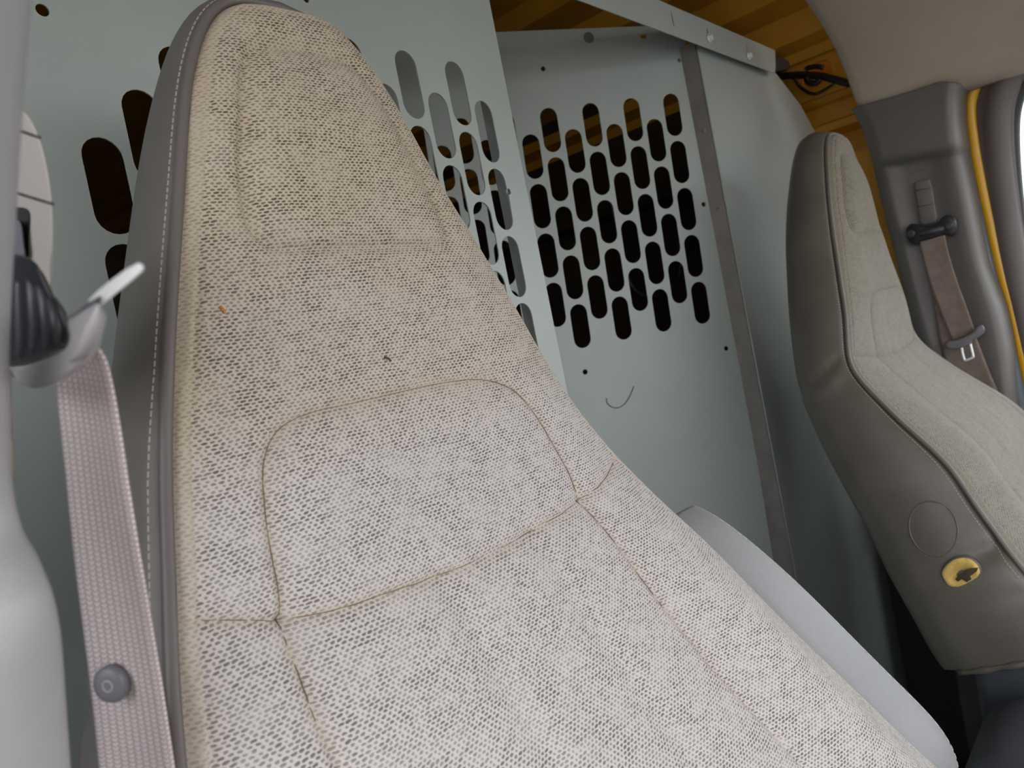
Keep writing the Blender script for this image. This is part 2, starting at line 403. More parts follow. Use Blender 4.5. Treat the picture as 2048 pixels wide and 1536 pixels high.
# driver-side wing: rearward face looks into the cargo bay
SW, SH, PIT, RP = .0328, .0785, .0394, .0855
slots = []
for k in range(13):
    x = .2745+PIT*k
    z0 = .194 if k % 2 == 0 else .237
    top = {0: 0, 1: 0, 2: 1}.get(k, 1 if k % 2 == 0 else 1)
    if k % 2 == 1 and k == 1: top = 0
    for n_ in range(-4 if k < 10 else -4, top+1):
        slots.append((x, z0+RP*n_))
wing_holes = [slot(x, z, SW, SH) for x, z in slots]
for p, r in (((85, 20), .0052), ((404, 42), .0105), ((1018, 383), .0042), ((612, -2), .004)):
    q = PY(p[0], p[1], WY); wing_holes.append(circ(q[0], q[2], r))
wing_out = [(-.27, FL), (.806, FL), (.806, -.3), (.803, .2), (.800, .508), (-.27, .508)]
wing = plate('partition_panel', wing_out, wing_holes, (0, WY+.001, 0), (1, 0, 0), (0, 0, 1), .002, .0004, M['steel'])
wing_root = empty('partition_panel', (.27, WY, FL)); wing.name = 'slotted_sheet'
wing.parent = wing_root; wing.location -= wing_root.location; wing_root.name = 'partition_panel'
tag(wing_root, 'large grey steel partition panel with oblong slots behind the near seat', 'partition panel')
boxo('return_flange', (.8005, WY+.0005, FL), (.8035, WY+.046, .50), M['steel'], wing_root)
# passenger-side wing, plain sheet, its left flange turned back
def psg_wing():
    root = empty('partition_panel', (1.7, WY, FL))
    tl = PY(1393, 85, WY); bl = PY(1568, 1084, WY)
    x0 = 1.392
    zt_ = .50
    ro = plate('plain_sheet', [(x0, FL), (2.03, FL), (2.045, .05), (2.035, .30), (2.02, .347), (1.90, .446), (1.78, .502), (1.72, .512), (x0, .512)], [], (0, WY, 0), (1, 0, 0), (0, 0, 1), .002, .0004, M['steel'], root)
    boxo('return_flange', (x0-.003, WY+.0005, FL), (x0, WY+.040, .506), M['hingestrip'], root)
    bm = bmesh.new(); tube_bm(bm, [(x0, WY-.0016, -.9), (x0-.0005, WY-.0016, .5)], .0018, 6); bm_obj('folded_rim', bm, M['steel'], root)
    for p in ((1408, 262), (1437, 418), (1462, 575), (1487, 732), (1541, 1044)):
        q = PX(p[0], p[1], x0-.003); bm = bmesh.new(); disc_bm(bm, (x0-.003, q[1], q[2]), (-1, 0, 0), .0042, .0015, 12, .0008, .0006); bm_obj('rivet', bm, M['hingestrip'], root)
    tag(root, 'plain grey steel partition panel behind the far seat, beside the mesh door', 'partition panel')
psg_wing()
# the door: swung about 34 degrees back into the cargo bay
DA = math.radians(34); dd = np.array([-math.cos(DA), math.sin(DA), 0]); DN = np.array([math.sin(DA), math.cos(DA), 0])
DH = np.array([1.385, .655, 0]); DD = float(DN@DH)
def door():
    root = empty('partition_door', (1.17, .80, FL+.02))
    sh = .045
    def dc(px, py): q = PN(px, py, DN, DD); return float((q-DH)@dd), float(q[2])
    holes = []
    for k in range(0, 13):
        n_ = 5 if k % 2 == 0 else 4
        for i in range(n_):
            z = (.384 if k % 2 == 0 else .341)-.0892*i
            s = .0335+.0410*k - sh*(z-.384)
            holes.append(slot(s, z, .0333, .0805, -sh if False else sh))
    for p, r in (((1086, 138), .0048), ((1358, 121), .0042), ((1407, 409), .0048), ((1452, 697), .0048), ((1170, 744), .0052)):
        s, z = dc(*p); holes.append(circ(s, z, r))
    s, z = dc(1287, 74); holes.append([(s-.006, z-.004), (s+.006, z-.004), (s+.006, z+.004), (s-.006, z+.004)])
    a = dc(1364, 50); b = dc(988, 65); c = dc(1477, 700); d_ = dc(1540, 1084)
    sl = (b[1]-a[1])/(b[0]-a[0]); L = .575
    bot = FL+.03; s_b = d_[0]+(d_[0]-c[0])/(d_[1]-c[1])*(bot-d_[1])
    outer = [(a[0], a[1]), (c[0], c[1]), (d_[0], d_[1]), (s_b, bot), (L+.05, bot), (L, a[1]+sl*(L-a[0]))]
    # U = dd, V = up
    pl_ = plate('slotted_sheet', outer, holes, (DH[0], DH[1], 0), dd, (0, 0, 1), .0022, .0004, M['steel'], root)
    N = np.cross(dd, [0, 0, 1])
    s, z = dc(1177, 76); p = DH+dd*s; p[2] = z
    bm = bmesh.new(); disc_bm(bm, p-DN*.001, -DN, .0098, .0022, 20, .0008, .0004); bm_obj('hole_plug', bm, M['button'], root)
    bm = bmesh.new()
    P0 = DH+dd*(L-.001)
    box_bm(bm, P0+DN*.014+np.array([0, 0, (bot+a[1])/2]), dd*.001, DN*.013, (0, 0, (a[1]-bot)/2)); bmesh.ops.recalc_face_normals(bm, faces=bm.faces)
    bm_obj('return_flange', bm, M['steel'], root, False)
    # top lip folded back
    bm = bmesh.new(); A = DH+dd*(a[0]+.001); B = DH+dd*L; A[2] = a[1]; B[2] = outer[-1][1]
    m_ = (A+B)/2; box_bm(bm, m_+DN*.012-np.array([0, 0, .001]), (A-B)/2, DN*.011, (0, 0, .001)); bmesh.ops.recalc_face_normals(bm, faces=bm.faces)
    bm_obj('top_lip', bm, M['steel'], root, False)
    # curly hair stuck to the sheet
    tag(root, 'grey steel partition door full of oblong slots, ajar between the two seats', 'door')
    pts = [PN(x, y, DN, DD-.003) for x, y in ((1213, 796), (1215, 806), (1224, 814), (1238, 815), (1251, 806), (1261, 790), (1268, 772))]
    bm = bmesh.new(); tube_bm(bm, cat(pts, 6), .0006, 6); o = bm_obj('hair', bm, M['hair'])
    tag(o, 'short curled dark hair stuck on the partition door below its slots', 'hair')
door()
# header rail across both wings
def rail():
    root = empty('header_rail', (.8, .60, .49))
    holes = []
    for p in ((1346, 42), (1417, 72), (1496, 105), (1200, -20)):
        q = PY(p[0], p[1], .60); holes.append([(x, z) for x, z in slot(q[0], q[2]+.003, .0055, .026)])
    ox = PY(1553, 105, .60)[0]
    face = plate('rail_face', [(-.27, .487), (1.718, .487), (1.728, .50), (ox-.005, .541), (-.27, .541)], holes, (0, .601, 0), (1, 0, 0), (0, 0, 1), .002, .0004, M['steel'], root)
    boxo('top_flange', (-.27, .602, .538), (1.738, .66, .541), M['steel'], root)
    for p in ((1417, 77), (1496, 112)):
        q = PY(p[0], p[1], .60); bm = bmesh.new(); c = Vector((q[0], .599, q[2]))
        disc_bm(bm, c, (0, -1, 0), .0085, .0015, 20, .0005); disc_bm(bm, c+Vector((0, -.0015, 0)), (0, -1, 0), .0062, .0055, 6, .001, .001)
        bm_obj('bolt', bm, M['chrome'], root, True, 30)
    tag(root, 'grey steel header rail with slots and two bolts above the partition door', 'rail')
rail()
# dark mounting bracket at the end of the rail
bm = bmesh.new()
pts = [PY(x, y, .64) for x, y in ((1550, 112), (1572, 118), (1583, 126), (1582, 134), (1574, 140), (1552, 142))]
vs = [Vector(p) for p in pts]
o = slab('rail_bracket', vs, (0, 1, 0), .03, .002, M['darkplastic']); tag(o, 'dark bracket at the far end of the header rail', 'bracket'); bm.free()

# cable and lever behind the rail end
bm = bmesh.new()
k1 = [PX(x, y, 1.93) for x, y in ((1548, 155), (1570, 152), (1600, 150), (1640, 152), (1665, 158), (1700, 168))]
tube_bm(bm, cat(k1, 5), .0085, 8)
k2 = [PX(x, y, 1.92) for x, y in ((1588, 156), (1598, 172), (1615, 184), (1630, 188), (1645, 182), (1668, 168))]
tube_bm(bm, cat(k2, 5), .0035, 8)
k3 = [PX(x, y, 1.94) for x, y in ((1611, 141), (1616, 136), (1633, 133), (1646, 135))]
tube_bm(bm, cat(k3, 4), .006, 8)
k4 = [PX(x, y, 1.92) for x, y in ((1612, 156), (1618, 165), (1632, 166), (1640, 158))]
tube_bm(bm, cat(k4, 4), .007, 8)
o = bm_obj('wiring_cable', bm, M['cable']); tag(o, 'black wiring cable and clip on the yellow body beyond the rail end', 'cable')
# cable loops hanging in the cargo bay behind the door
bm = bmesh.new()
pts = [PN(x, y, DN, DD+.25) for x, y in ((1225, 340), (1222, 400), (1238, 470), (1250, 540), (1275, 585), (1320, 592), (1355, 560), (1362, 520))]
tube_bm(bm, cat(pts, 6), .006, 8)
pts = [PN(1362, 520, DN, DD+.25), PN(1400, 470, DN, DD+.25), PN(1440, 500, DN, DD+.25)]+[PN(x, y, DN, DD+.25) for x, y in ((1440, 560), (1415, 610), (1385, 650), (1370, 720))]
pts += [pts[-1]*np.array([1, 1, 0])+np.array([0, 0, zz_]) for zz_ in (-.4, -.8, FL+.004)]
tube_bm(bm, cat(pts, 6), .007, 8)
o = bm_obj('cargo_cable', bm, M['cable']); tag(o, 'black cable loop hanging behind the slots of the partition door', 'cable')

# ================================================================== seats
ZT, ZB, K = .20, -.45, 13
W_ = np.array([0.083, 0.1, 0.1193, 0.139, 0.1572, 0.1751, 0.1955, 0.2151, 0.2299, 0.2426, 0.256, 0.2707, 0.2848])
Y_D = np.array([0.4219, 0.4148, 0.4061, 0.3959, 0.3851, 0.3681, 0.3433, 0.3106, 0.276, 0.2399, 0.2008, 0.1601, 0.1199])
Y_P = np.array([0.4021, 0.401, 0.3982, 0.3937, 0.3888, 0.3799, 0.3638, 0.3351, 0.3, 0.2628, 0.2268, 0.1947, 0.1544])
T_P = np.array([0.0712, 0.0803, 0.087, 0.0921, 0.097, 0.1032, 0.113, 0.1271, 0.143, 0.1571, 0.1675, 0.1763, 0.184])
T_D = np.array([0.0541, 0.0734, 0.0829, 0.0901, 0.0985, 0.1077, 0.1178, 0.1285, 0.1397, 0.1511, 0.1627, 0.1742, 0.1856])
ZTOP, NEXP, Z0 = .2604, 4.2283, .10
def itp(v, z):
    z = np.asarray(z, float); t = (ZT-z)/(ZT-ZB)*(K-1); i = np.clip(np.floor(t).astype(int), 0, K-2); f = t-i
    vv = np.concatenate([[2*v[0]-v[1]], v, [2*v[-1]-v[-2]]]); a, b, c, d = vv[i], vv[i+1], vv[i+2], vv[i+3]
    fc = np.clip(f, 0, 1)
    return b+.5*fc*(c-a+fc*(2*a-5*b+4*c-d+fc*(3*(b-c)+d-a)))+np.where(f < 0, f*(c-a)*.5, 0)+np.where(f > 1, (f-1)*(d-b)*.5, 0)
def Wf(z):
    z = np.asarray(z, float); k = np.clip((z-Z0)/(ZTOP-Z0), 0, 1); return np.minimum(itp(W_, z), .292)*(1-k**NEXP)**(1/NEXP)
SEAMS = {
 'head': cat([(-.0787, .1042), (-.075, .1334), (-.0638, .1707), (-.0534, .1999), (-.0440, .2162), (-.032, .2243), (0, .2275), (.032, .2243), (.0440, .2162), (.0534, .1999), (.0638, .1707), (.075, .1334), (.0787, .1042), (.0748, .0944), (.0663, .0892), (.0375, .0879), (0, .0879), (-.0375, .0879), (-.0663, .0892), (-.0748, .0944)], 4, True),
 'shoulder': cat([(-.1402, -.1052), (-.1369, -.0971), (-.1322, -.076), (-.1261, -.0533), (-.1189, -.0322), (-.1094, -.0192), (-.0985, -.0127), (-.0802, -.0095), (-.0523, -.0095), (-.0129, -.0090), (.0181, -.0090), (.0527, -.0115), (.0756, -.0185), (.0914, -.0306), (.1010, -.0533), (.1035, -.0841), (.1022, -.1101)], 5),
 'cross': cat([(-.183, -.0900), (-.1757, -.0922), (-.1614, -.0971), (-.1488, -.1020), (-.1402, -.1052), (-.1111, -.1095), (-.0809, -.1117), (-.0481, -.115), (-.0071, -.1166), (.0417, -.115), (.1, -.1117), (.1331, -.1069), (.1767, -.098), (.19, -.093)], 4),
 'left': cat([(-.1402, -.1052), (-.1435, -.1166), (-.1471, -.1344), (-.1502, -.1507), (-.1540, -.1800), (-.162, -.26), (-.17, -.40), (-.175, -.55)], 5),
 'right': cat([(.1, -.1117), (.1030, -.1409), (.1035, -.1588), (.1040, -.175), (.1054, -.1929), (.1085, -.227), (.1125, -.2513), (.120, -.2905), (.135, -.40), (.145, -.55)], 5)}
SOFT = {'mid_a': cat([(-.0481, -.115), (-.0462, -.1458), (-.047, -.20), (-.05, -.30), (-.055, -.55)], 4),
        'mid_b': cat([(.035, -.115), (.036, -.17), (.038, -.25), (.042, -.55)], 4)}
def seg_dist(x, z, poly):
    p = np.array(poly); best = np.full(x.shape, 9.0)
    for a, b in zip(p[:-1], p[1:]):
        ab = b-a; L2 = ab@ab+1e-12
        t = np.clip(((x-a[0])*ab[0]+(z-a[1])*ab[1])/L2, 0, 1)
        best = np.minimum(best, (x-a[0]-t*ab[0])**2+(z-a[1]-t*ab[1])**2)
    return np.sqrt(best)

def make_seat(cx, YV, TV, dz, na, dzr, label, far):
    sgn = -1.0 if far else 1.0                       # the far seat is the mirror image
    bottom = -.49 if far else -.60
    th = np.linspace(0, math.pi/2, 46)
    z = np.concatenate([Z0+(ZTOP-Z0)*np.sin(th[::-1]), np.arange(Z0-dzr, bottom, -dzr)])
    W = Wf(z); Yv = itp(YV, z); T = itp(TV, z)
    if far:   # the real far seat bends more sharply at the shoulder
        Yv = Yv+.016*np.exp(-((z+.115)/.055)**2)-.012*np.exp(-((z+.26)/.05)**2)
        T = T-.016*np.exp(-((z+.115)/.055)**2)+.012*np.exp(-((z+.26)/.05)**2)
    ds = np.sqrt(np.diff(z)**2+np.diff(Yv)**2); s = -np.concatenate([[0], np.cumsum(ds)])
    root = empty('van_seat', (cx, .05, FL))
    tag(root, label, 'seat')
    # ---- fabric face
    a = np.sin(np.linspace(-1, 1, na)*math.pi/2*.96)/math.sin(math.pi/2*.96)
    A, Zg = np.meshgrid(a, z); Wg = W[:, None]; X = A*Wg
    Yg = np.repeat(Yv[:, None], na, 1)
    crown = .018*(1-np.abs(A)**4)*np.clip(Wg/.09, 0, 1)
    # bolsters beside the centre below the shoulder panel
    low = np.clip((-.12-Zg)/.12, 0, 1); low = low*low*(3-2*low)
    bol = .016*low*np.exp(-((np.abs(X)-(Wg-.055))/.04)**2)
    puff = .006*np.exp(-((X)/.07)**2-((Zg-.16)/.05)**2)
    Yg = Yg-crown-bol-puff
    seamv = np.zeros_like(X); q = 0
    xs = X*1.0
    for k_, pl_ in SEAMS.items():
        d = seg_dist(xs, Zg, pl_)
        if k_ == 'head':
            q = q+.0034*np.exp(-(d/.0032)**2)+.0042*np.exp(-(d/.012)**2); seamv = np.maximum(seamv, .55*np.exp(-(d/.0035)**2))
        else:
            q = q+.0022*np.exp(-(d/.0024)**2)+.0022*np.exp(-(d/.014)**2)
            fade = np.clip((Zg+.34)/.16, .12, 1) if k_ in ('left', 'right') else 1.0
            seamv = np.maximum(seamv, fade*(.75*np.exp(-(d/.0018)**2)+.35*np.exp(-(d/.007)**2)))
    for k_, pl_ in SOFT.items():
        d = seg_dist(xs, Zg, pl_); q = q+.0026*np.exp(-(d/.010)**2)
    edge = np.minimum(Wg-np.abs(X), (ZTOP-Zg)*1.1+.0)
    qs = q; q = 0
    q = q+.0012*np.exp(-((edge-.0085)/.0016)**2)+.0035*np.exp(-(edge/.004)**2)
    rim = np.clip(1-np.maximum(edge-.0075, 0)/.0012, 0, 1)
    Yg = Yg+qs*np.clip(edge/.014, 0, 1)+q
    rs = np.random.RandomState(3)
    for i in range(14):
        kx, kz = rs.uniform(-60, 60), rs.uniform(-60, 60); Yg = Yg+.00035*np.sin(kx*X+kz*Zg+rs.uniform(0, 6))
    dirt_shade = np.clip((Zg+.05)/.16, 0, 1)*.9+.10  # grime plus painted shade, stronger towards the head
    dirt_shade = dirt_shade+.45*np.exp(-(edge/.012)**2)+.25*np.exp(-((Zg-.0)/.03)**2)
    P = np.stack([cx+sgn*X, Yg, Zg+dz], -1)
    uv = np.stack([X+.5, np.repeat(s[:, None], na, 1)+1.0], -1)
    grid_mesh('seat_back_fabric', P, M['fabric_far'] if far else M['fabric'], root, uv, {'rim': rim, 'dirt_shade': np.clip(dirt_shade, 0, 1), 'seam': np.clip(seamv, 0, 1)})
    # sampler for things lying on the fabric
    def on(x, zz, lift=.0006):
        i = int(np.argmin(np.abs(z-zz))); j = int(np.argmin(np.abs(X[i]-x))); return np.array([cx+sgn*x, Yg[i, j]-lift, zz+dz])
    # ---- seam threads
    for k_, pl_ in SEAMS.items():
        if k_ == 'head': continue
        zlow = {'left': -.15, 'right': -.19}.get(k_, -9)
        bm = bmesh.new(); pts = [on(x, zz, .0001) for x, zz in pl_ if abs(x) < float(Wf(zz))-.009 and zz > max(bottom+.01, zlow)]
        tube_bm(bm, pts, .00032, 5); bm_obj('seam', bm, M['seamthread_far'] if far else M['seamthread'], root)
    # ---- outline of the face (left bottom, over the top, right bottom)
    sel = list(range(len(z)-1, -1, -2 if not far else -3))
    if sel[-1] != 0: sel.append(0)
    ol = [(-W[i], z[i], Yv[i], T[i], i) for i in sel]+[(W[i], z[i], Yv[i], T[i], i) for i in sel[::-1][1:]]
    ol = np.array(ol); n = len(ol)
    tx = np.gradient(ol[:, 0]); tz = np.gradient(ol[:, 1]); ln = np.hypot(tx, tz)+1e-9; nx, nz = -tz/ln, tx/ln   # outward
    # the top of the arch is nearly flat: keep normals sane
    def ringpt(out, depth):
        return np.stack([cx+sgn*(ol[:, 0]+nx*out), ol[:, 2]+depth, ol[:, 1]+nz*out+dz], 1)
    # ---- vinyl boxing
    nphi = 26; ph = np.linspace(0, 1, nphi); rows = []
    for j, p in enumerate(ph):
        T_ = ol[:, 3]
        bf = 1.0 if far else np.clip((.12-ol[:, 1])/.15, .62, 1)
        bul = bf*(.010*np.sin(math.pi*min(1, p*1.15))**.8)+.004
        # back corners turn in
        k = max(0, (p-.72)/.28); turn = .030*(1-math.sqrt(max(0, 1-k*k)))
        if j == 0: out, dep = -.006, .001
        else: out, dep = bul-turn-(.004 if j == 1 else 0), .003+p*T_*(1.0 if far else .97)
        hidv = (np.clip(ol[:, 0]/.05, 0, 1) if not far else 0*ol[:, 0])*(1-p)
        R = ringpt(out-.012*hidv, dep+.004*hidv)
        if far:  # creases round the torn pivot and the long cross seam
            yy, zz = R[:, 1], R[:, 2]
            sidefac = (ol[:, 0] > 0)*1.0
            c1 = np.exp(-((zz-(-.375)+.35*(yy-.235))/.012)**2)*np.exp(-((yy-.215)/.055)**2)
            c2 = np.exp(-((zz-(-.43)+.15*(yy-.20))/.016)**2)*np.exp(-((yy-.18)/.06)**2)
            R[:, 0] += sgn*sidefac*(-.008*c1-.006*c2+.004*np.exp(-((zz+.40)/.05)**2)*np.exp(-((yy-.2)/.05)**2))
        if far: R[:, 2] += np.clip((bottom+.14-ol[:, 1])/.14, 0, 1)**1.5*(.012-.066*p)
        zz = R[:, 2]-dz
        zs = -.092-.055*p
        R[:, 0] -= sgn*np.sign(ol[:, 0])*.0035*np.exp(-((zz-zs)/.0035)**2)*min(1, max(0, (p-.06)/.12))
        R[:, 0] += sgn*np.sign(ol[:, 0])*.003*np.exp(-((zz-zs+.016)/.010)**2)*min(1, max(0, (p-.06)/.12))
        rows.append(R)
    V = np.stack(rows, 1)            # n x nphi
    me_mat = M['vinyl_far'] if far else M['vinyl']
    # close across the back: left and right rows of equal height
    h = len(sel)
    bk = []
    for i in range(h):
        l, r = V[i, -1], V[n-1-i, -1]; ts = np.linspace(0, 1, 9)[:, None]
        b = l*(1-ts)+r*ts; b[:, 1] += .012*np.sin(math.pi*ts[:, 0]); bk.append(b)
    bk = np.array(bk)
    me = bpy.data.meshes.new('x'); verts = V.reshape(-1, 3).tolist()+bk.reshape(-1, 3).tolist(); off = n*nphi; faces = []
    for i in range(n-1):
        for j in range(nphi-1):
            a0 = i*nphi+j; faces.append((a0, a0+1, a0+nphi+1, a0+nphi))
    for i in range(h-1):
        for j in range(8):
            a0 = off+i*9+j; faces.append((a0, a0+1, a0+10, a0+9))
    bm = bmesh.new(); bv = [bm.verts.new(v) for v in verts]
    for f in faces:
        try: bm.faces.new([bv[i] for i in f])
        except Exception: pass
    bmesh.ops.remove_doubles(bm, verts=bm.verts, dist=.00005)
    cover = bm_obj('seat_back_cover', bm, me_mat, root)
    # ---- piping
    hid = np.clip(ol[:, 0]/.05, 0, 1) if not far else 0*ol[:, 0]
    bm = bmesh.new(); pp = ringpt(.0030-.0050*hid, .0035+.006*hid); pp = [q_ for i, q_ in enumerate(pp)]
    tube_bm(bm, pp, .0036, 8); bm_obj('piping', bm, M['vinyl_far'] if far else M['piping'], root)
    # ---- twin-needle stitches along the vinyl, a few mm behind the piping
    bm = bmesh.new(); side = V[:, 1]*.35+V[:, 2]*.65 if far else V[:, 2]*.75+V[:, 3]*.25
    nrm = np.stack([sgn*nx, nx*0, nz], 1)
    cum = np.concatenate([[0], np.cumsum(np.linalg.norm(np.diff(side, axis=0), axis=1))]); L = cum[-1]
    step = .0046; t = 0.0
    while t < L-step:
        A_, B_ = [np.array([np.interp(q_, cum, side[:, c]) for c in range(3)]) for q_ in (t, t+.0031)]
        N_ = np.array([np.interp(t, cum, nrm[:, c]) for c in range(3)])
        ax = (B_-A_)/2; ay = np.cross(ax, N_); ay = ay/(np.linalg.norm(ay)+1e-9)*.00032
        box_bm(bm, (A_+B_)/2+N_*.0002, ax, ay, N_*.0004); t += step
    st = bm_obj('stitching', bm, M['thread'], root, False); st['kind'] = 'stuff'
    # ---- seat cushion under the back
    zc = bottom+dz
    bm = bmesh.new(); yb = float(itp(YV, bottom))
    box_bm(bm, (cx, yb-.19, zc-.13), (.27, 0, 0), (0, .30, 0), (0, 0, .085)); bevel_all(bm, .045, 4)
    bm_obj('seat_cushion', bm, me_mat, root)
    bm = bmesh.new(); box_bm(bm, (cx, yb-.13, (zc-.21+FL)/2), (.22, 0, 0), (0, .20, 0), (0, 0, (zc-.21-FL)/2)); bevel_all(bm, .01, 2)
    bm_obj('pedestal', bm, M['darkplastic'], root)
    return root, on, V, ol, cover

seatD, onD, VD, olD, _ = make_seat(.3306, Y_D, T_D, 0.0, 300, .0017, 'pale woven fabric seat in the foreground with dirty stitched panels', False)
seatP, onP, VP, olP, _ = make_seat(1.3979, Y_P, T_P, -.0045, 190, .0026, 'far grey seat with a torn hole showing yellow foam in its vinyl side', True)

# driver seat: armrest folded up along the inboard side
def armrest():
    XO = .672; XI = .585
    px = [(1352, 1003), (1378, 992), (1424, 1000), (1470, 1034), (1540, 1090), (1609, 1150), (1702, 1243), (1794, 1340), (1864, 1400), (1905, 1446), (1930, 1495), (1938, 1540), (1925, 1600)]
    c = [PX(x, y, .66) for x, y in px][1:]
    cl = np.array(cat([(p[1], p[2]) for p in c], 6))
    for _ in range(14): cl[2:-2] = (cl[:-4]+cl[1:-3]+cl[2:-2]+cl[3:-1]+cl[4:])/5
    n = len(cl); t = np.gradient(cl, axis=0); t /= np.linalg.norm(t, axis=1)[:, None]
    inn = np.stack([t[:, 1], -t[:, 0]], 1)       # towards the rear / below
    if inn[n//2, 0] < 0: inn = -inn
    cs = 22; P = np.zeros((n, cs, 3)); hw = .046; th_ = .030
    for i in range(n):
        u = i/(n-1); e = min(u/.05, 1); e = math.sin(e*math.pi/2); e2 = min((1-u)/.12, 1); e2 = math.sin(e2*math.pi/2); g_ = max(.03, min(e, e2))
        for k in range(cs):
            a_ = 2*math.pi*k/cs; ca, sa = math.cos(a_), math.sin(a_)
            sx_ = math.copysign(abs(ca)**.45, ca); sy_ = math.copysign(abs(sa)**.6, sa)
            xx = .614+hw*sx_*(.80+.20*g_); dpt = th_+th_*sy_*g_
            if sy_ < 0: dpt += .006*(1-abs(sx_)**3)*0
            y_, z_ = cl[i]+inn[i]*dpt
            P[i, k] = (xx, y_, z_)
    bm = bmesh.new(); rings = [[bm.verts.new(P[i, k]) for k in range(cs)] for i in range(n)]
    for A, B in zip(rings, rings[1:]):
        for k in range(cs): bm.faces.new((A[k], A[(k+1) % cs], B[(k+1) % cs], B[k]))
    bm.faces.new(rings[0]); bm.faces.new(rings[-1])
    ar = bm_obj('armrest', bm, M['armvinyl'], seatD, True, 60); ar['label'] = 'pale grey vinyl armrest folded up'
    # stitched outer rim
    bm = bmesh.new(); k0 = int(cs*.84); side = P[:, k0]; cum = np.concatenate([[0], np.cumsum(np.linalg.norm(np.diff(side, axis=0), axis=1))]); tt = .004
    while tt < cum[-1]-.006:
        A_, B_ = [np.array([np.interp(q_, cum, side[:, c_]) for c_ in range(3)]) for q_ in (tt, tt+.0042)]
        ax = (B_-A_)/2; box_bm(bm, (A_+B_)/2, ax, (.0005, 0, 0), np.cross(ax/np.linalg.norm(ax), [1, 0, 0])*.0003); tt += .0068
    s_ = bm_obj('stitching', bm, M['thread'], ar, False); s_['kind'] = 'stuff'
armrest()

# far seat: torn hole over the armrest pivot
def torn_hole():
    px = [(1886, 1148), (1890, 1135), (1903, 1122), (1918, 1115), (1938, 1115), (1954, 1126), (1961, 1140), (1956, 1152), (1940, 1162), (1928, 1170), (1912, 1174), (1897, 1167)]
    XH = 1.098
    o3 = [PX(x, y, XH) for x, y in px]
    # find the vinyl surface there
    V = VP.reshape(-1, 3); c = np.mean(o3, 0)
    for _ in range(6):
        m = V[V[:, 0] < 1.3979]; dd_ = (m[:, 1]-c[1])**2+(m[:, 2]-c[2])**2; XH = float(m[np.argsort(dd_)[:6], 0].mean()); o3 = [PX(x, y, XH) for x, y in px]; c = np.mean(o3, 0)
    ring = np.array(cat(o3, 3, True)); ring[:, 0] -= .001
    bm = bmesh.new(); tube_bm(bm, ring, .0022, 8, closed=True, cap=False); lip = bm_obj('torn_edge', bm, M['piping'], seatP)
    c = ring.mean(0); bm = bmesh.new(); R = []
    for k, sc in enumerate((1.0, .86, .66, .4)):
        R.append([bm.verts.new(c+(p-c)*sc+np.array([(-.0065, -.0045, -.003, -.001)[k]*(.35 if k == 0 else 1)+random.uniform(-.0006, .0006), 0, 0])) for p in ring])
    cc = bm.verts.new(c+np.array([.004, 0, 0]))
    for A, B in zip(R, R[1:]):
        for k in range(len(A)): bm.faces.new((A[k], A[(k+1) % len(A)], B[(k+1) % len(A)], B[k]))
    for k in range(len(R[-1])): bm.faces.new((R[-1][k], R[-1][(k+1) % len(R[-1])], cc))
    f = bm_obj('foam', bm, M['foam'], seatP); f['label'] = 'exposed yellow foam in the torn hole'
    dk = [PX(x, y, XH-.0060) for x, y in ((1911, 1158), (1921, 1146), (1929, 1148), (1931, 1140), (1943, 1136), (1957, 1135), (1953, 1143), (1940, 1152), (1943, 1158), (1934, 1164), (1925, 1157), (1916, 1163))]
    slab('pivot_bracket', dk, (-1, 0, 0), .0018, .0004, M['darkmetal'], seatP)
    # pressed ring left by the missing armrest
    c0 = PX(1862, 1062, XH+.004); bm = bmesh.new()
    pts = []
    for k in range(40):
        a_ = 2*math.pi*k/40; yv, zv = c0[1]+.030*math.cos(a_), c0[2]+.036*math.sin(a_)
        m = V[V[:, 0] < 1.3979]; q_ = m[np.argsort((m[:, 1]-yv)**2+(m[:, 2]-zv)**2)[:4]]; pts.append((float(q_[:, 0].mean())+.0002, yv, zv))
    tube_bm(bm, pts, .0012, 6, closed=True, cap=False); bm_obj('pressed_ring', bm, M['vinyl_far'], seatP)
torn_hole()
# gathered hem and skirt under the far backrest
def hem():
    P = [p+np.array([0, 0, -.003]) for p in VP[-1, 1:22]]
    bm = bmesh.new(); tube_bm(bm, P, [.0045+.0012*math.sin(k*1.3) for k in range(len(P))], 8); h_ = bm_obj('hem_roll', bm, M['vinyl_far'], seatP)
    bm = bmesh.new(); tube_bm(bm, [p+np.array([-.0034, 0, .0034]) for p in P], .0006, 6); bm_obj('seam', bm, M['seamthread'], h_)
    C = PX(1950, 1400, 1.13); hy = (C[1]-(-.12))/2
    bm = bmesh.new(); box_bm(bm, (1.3979, C[1]-hy, -.655), (.268, 0, 0), (0, hy, 0), (0, 0, .125)); bevel_all(bm, .02, 3)
    bm_obj('skirt', bm, M['console'], seatP)
hem()
# crumbs on the near seat
q = onD(-.1122, .0555); bm = bmesh.new()
for (dx, dz_, r) in ((0, 0, .0013), (.0006, -.0018, .0009), (-.0005, .0016, .0008)):
    bmesh.ops.create_icosphere(bm, subdivisions=1, radius=r, matrix=Matrix.Translation((q[0]+dx, q[1]-.0004, q[2]+dz_)))
o = bm_obj('crumb', bm, M['crumb']); tag(o, 'tiny orange crumb stuck in the weave of the near headrest area', 'crumb')
q = onD(-.0192, .0133); bm = bmesh.new(); tube_bm(bm, [q+np.array([-.0025, -.0008, .001]), q+np.array([0, -.0016, 0]), q+np.array([.002, -.001, -.002])], .0006, 5)
o = bm_obj('lint', bm, M['hair']); tag(o, 'tiny dark fleck of lint on the near seat above the shoulder panel', 'lint')

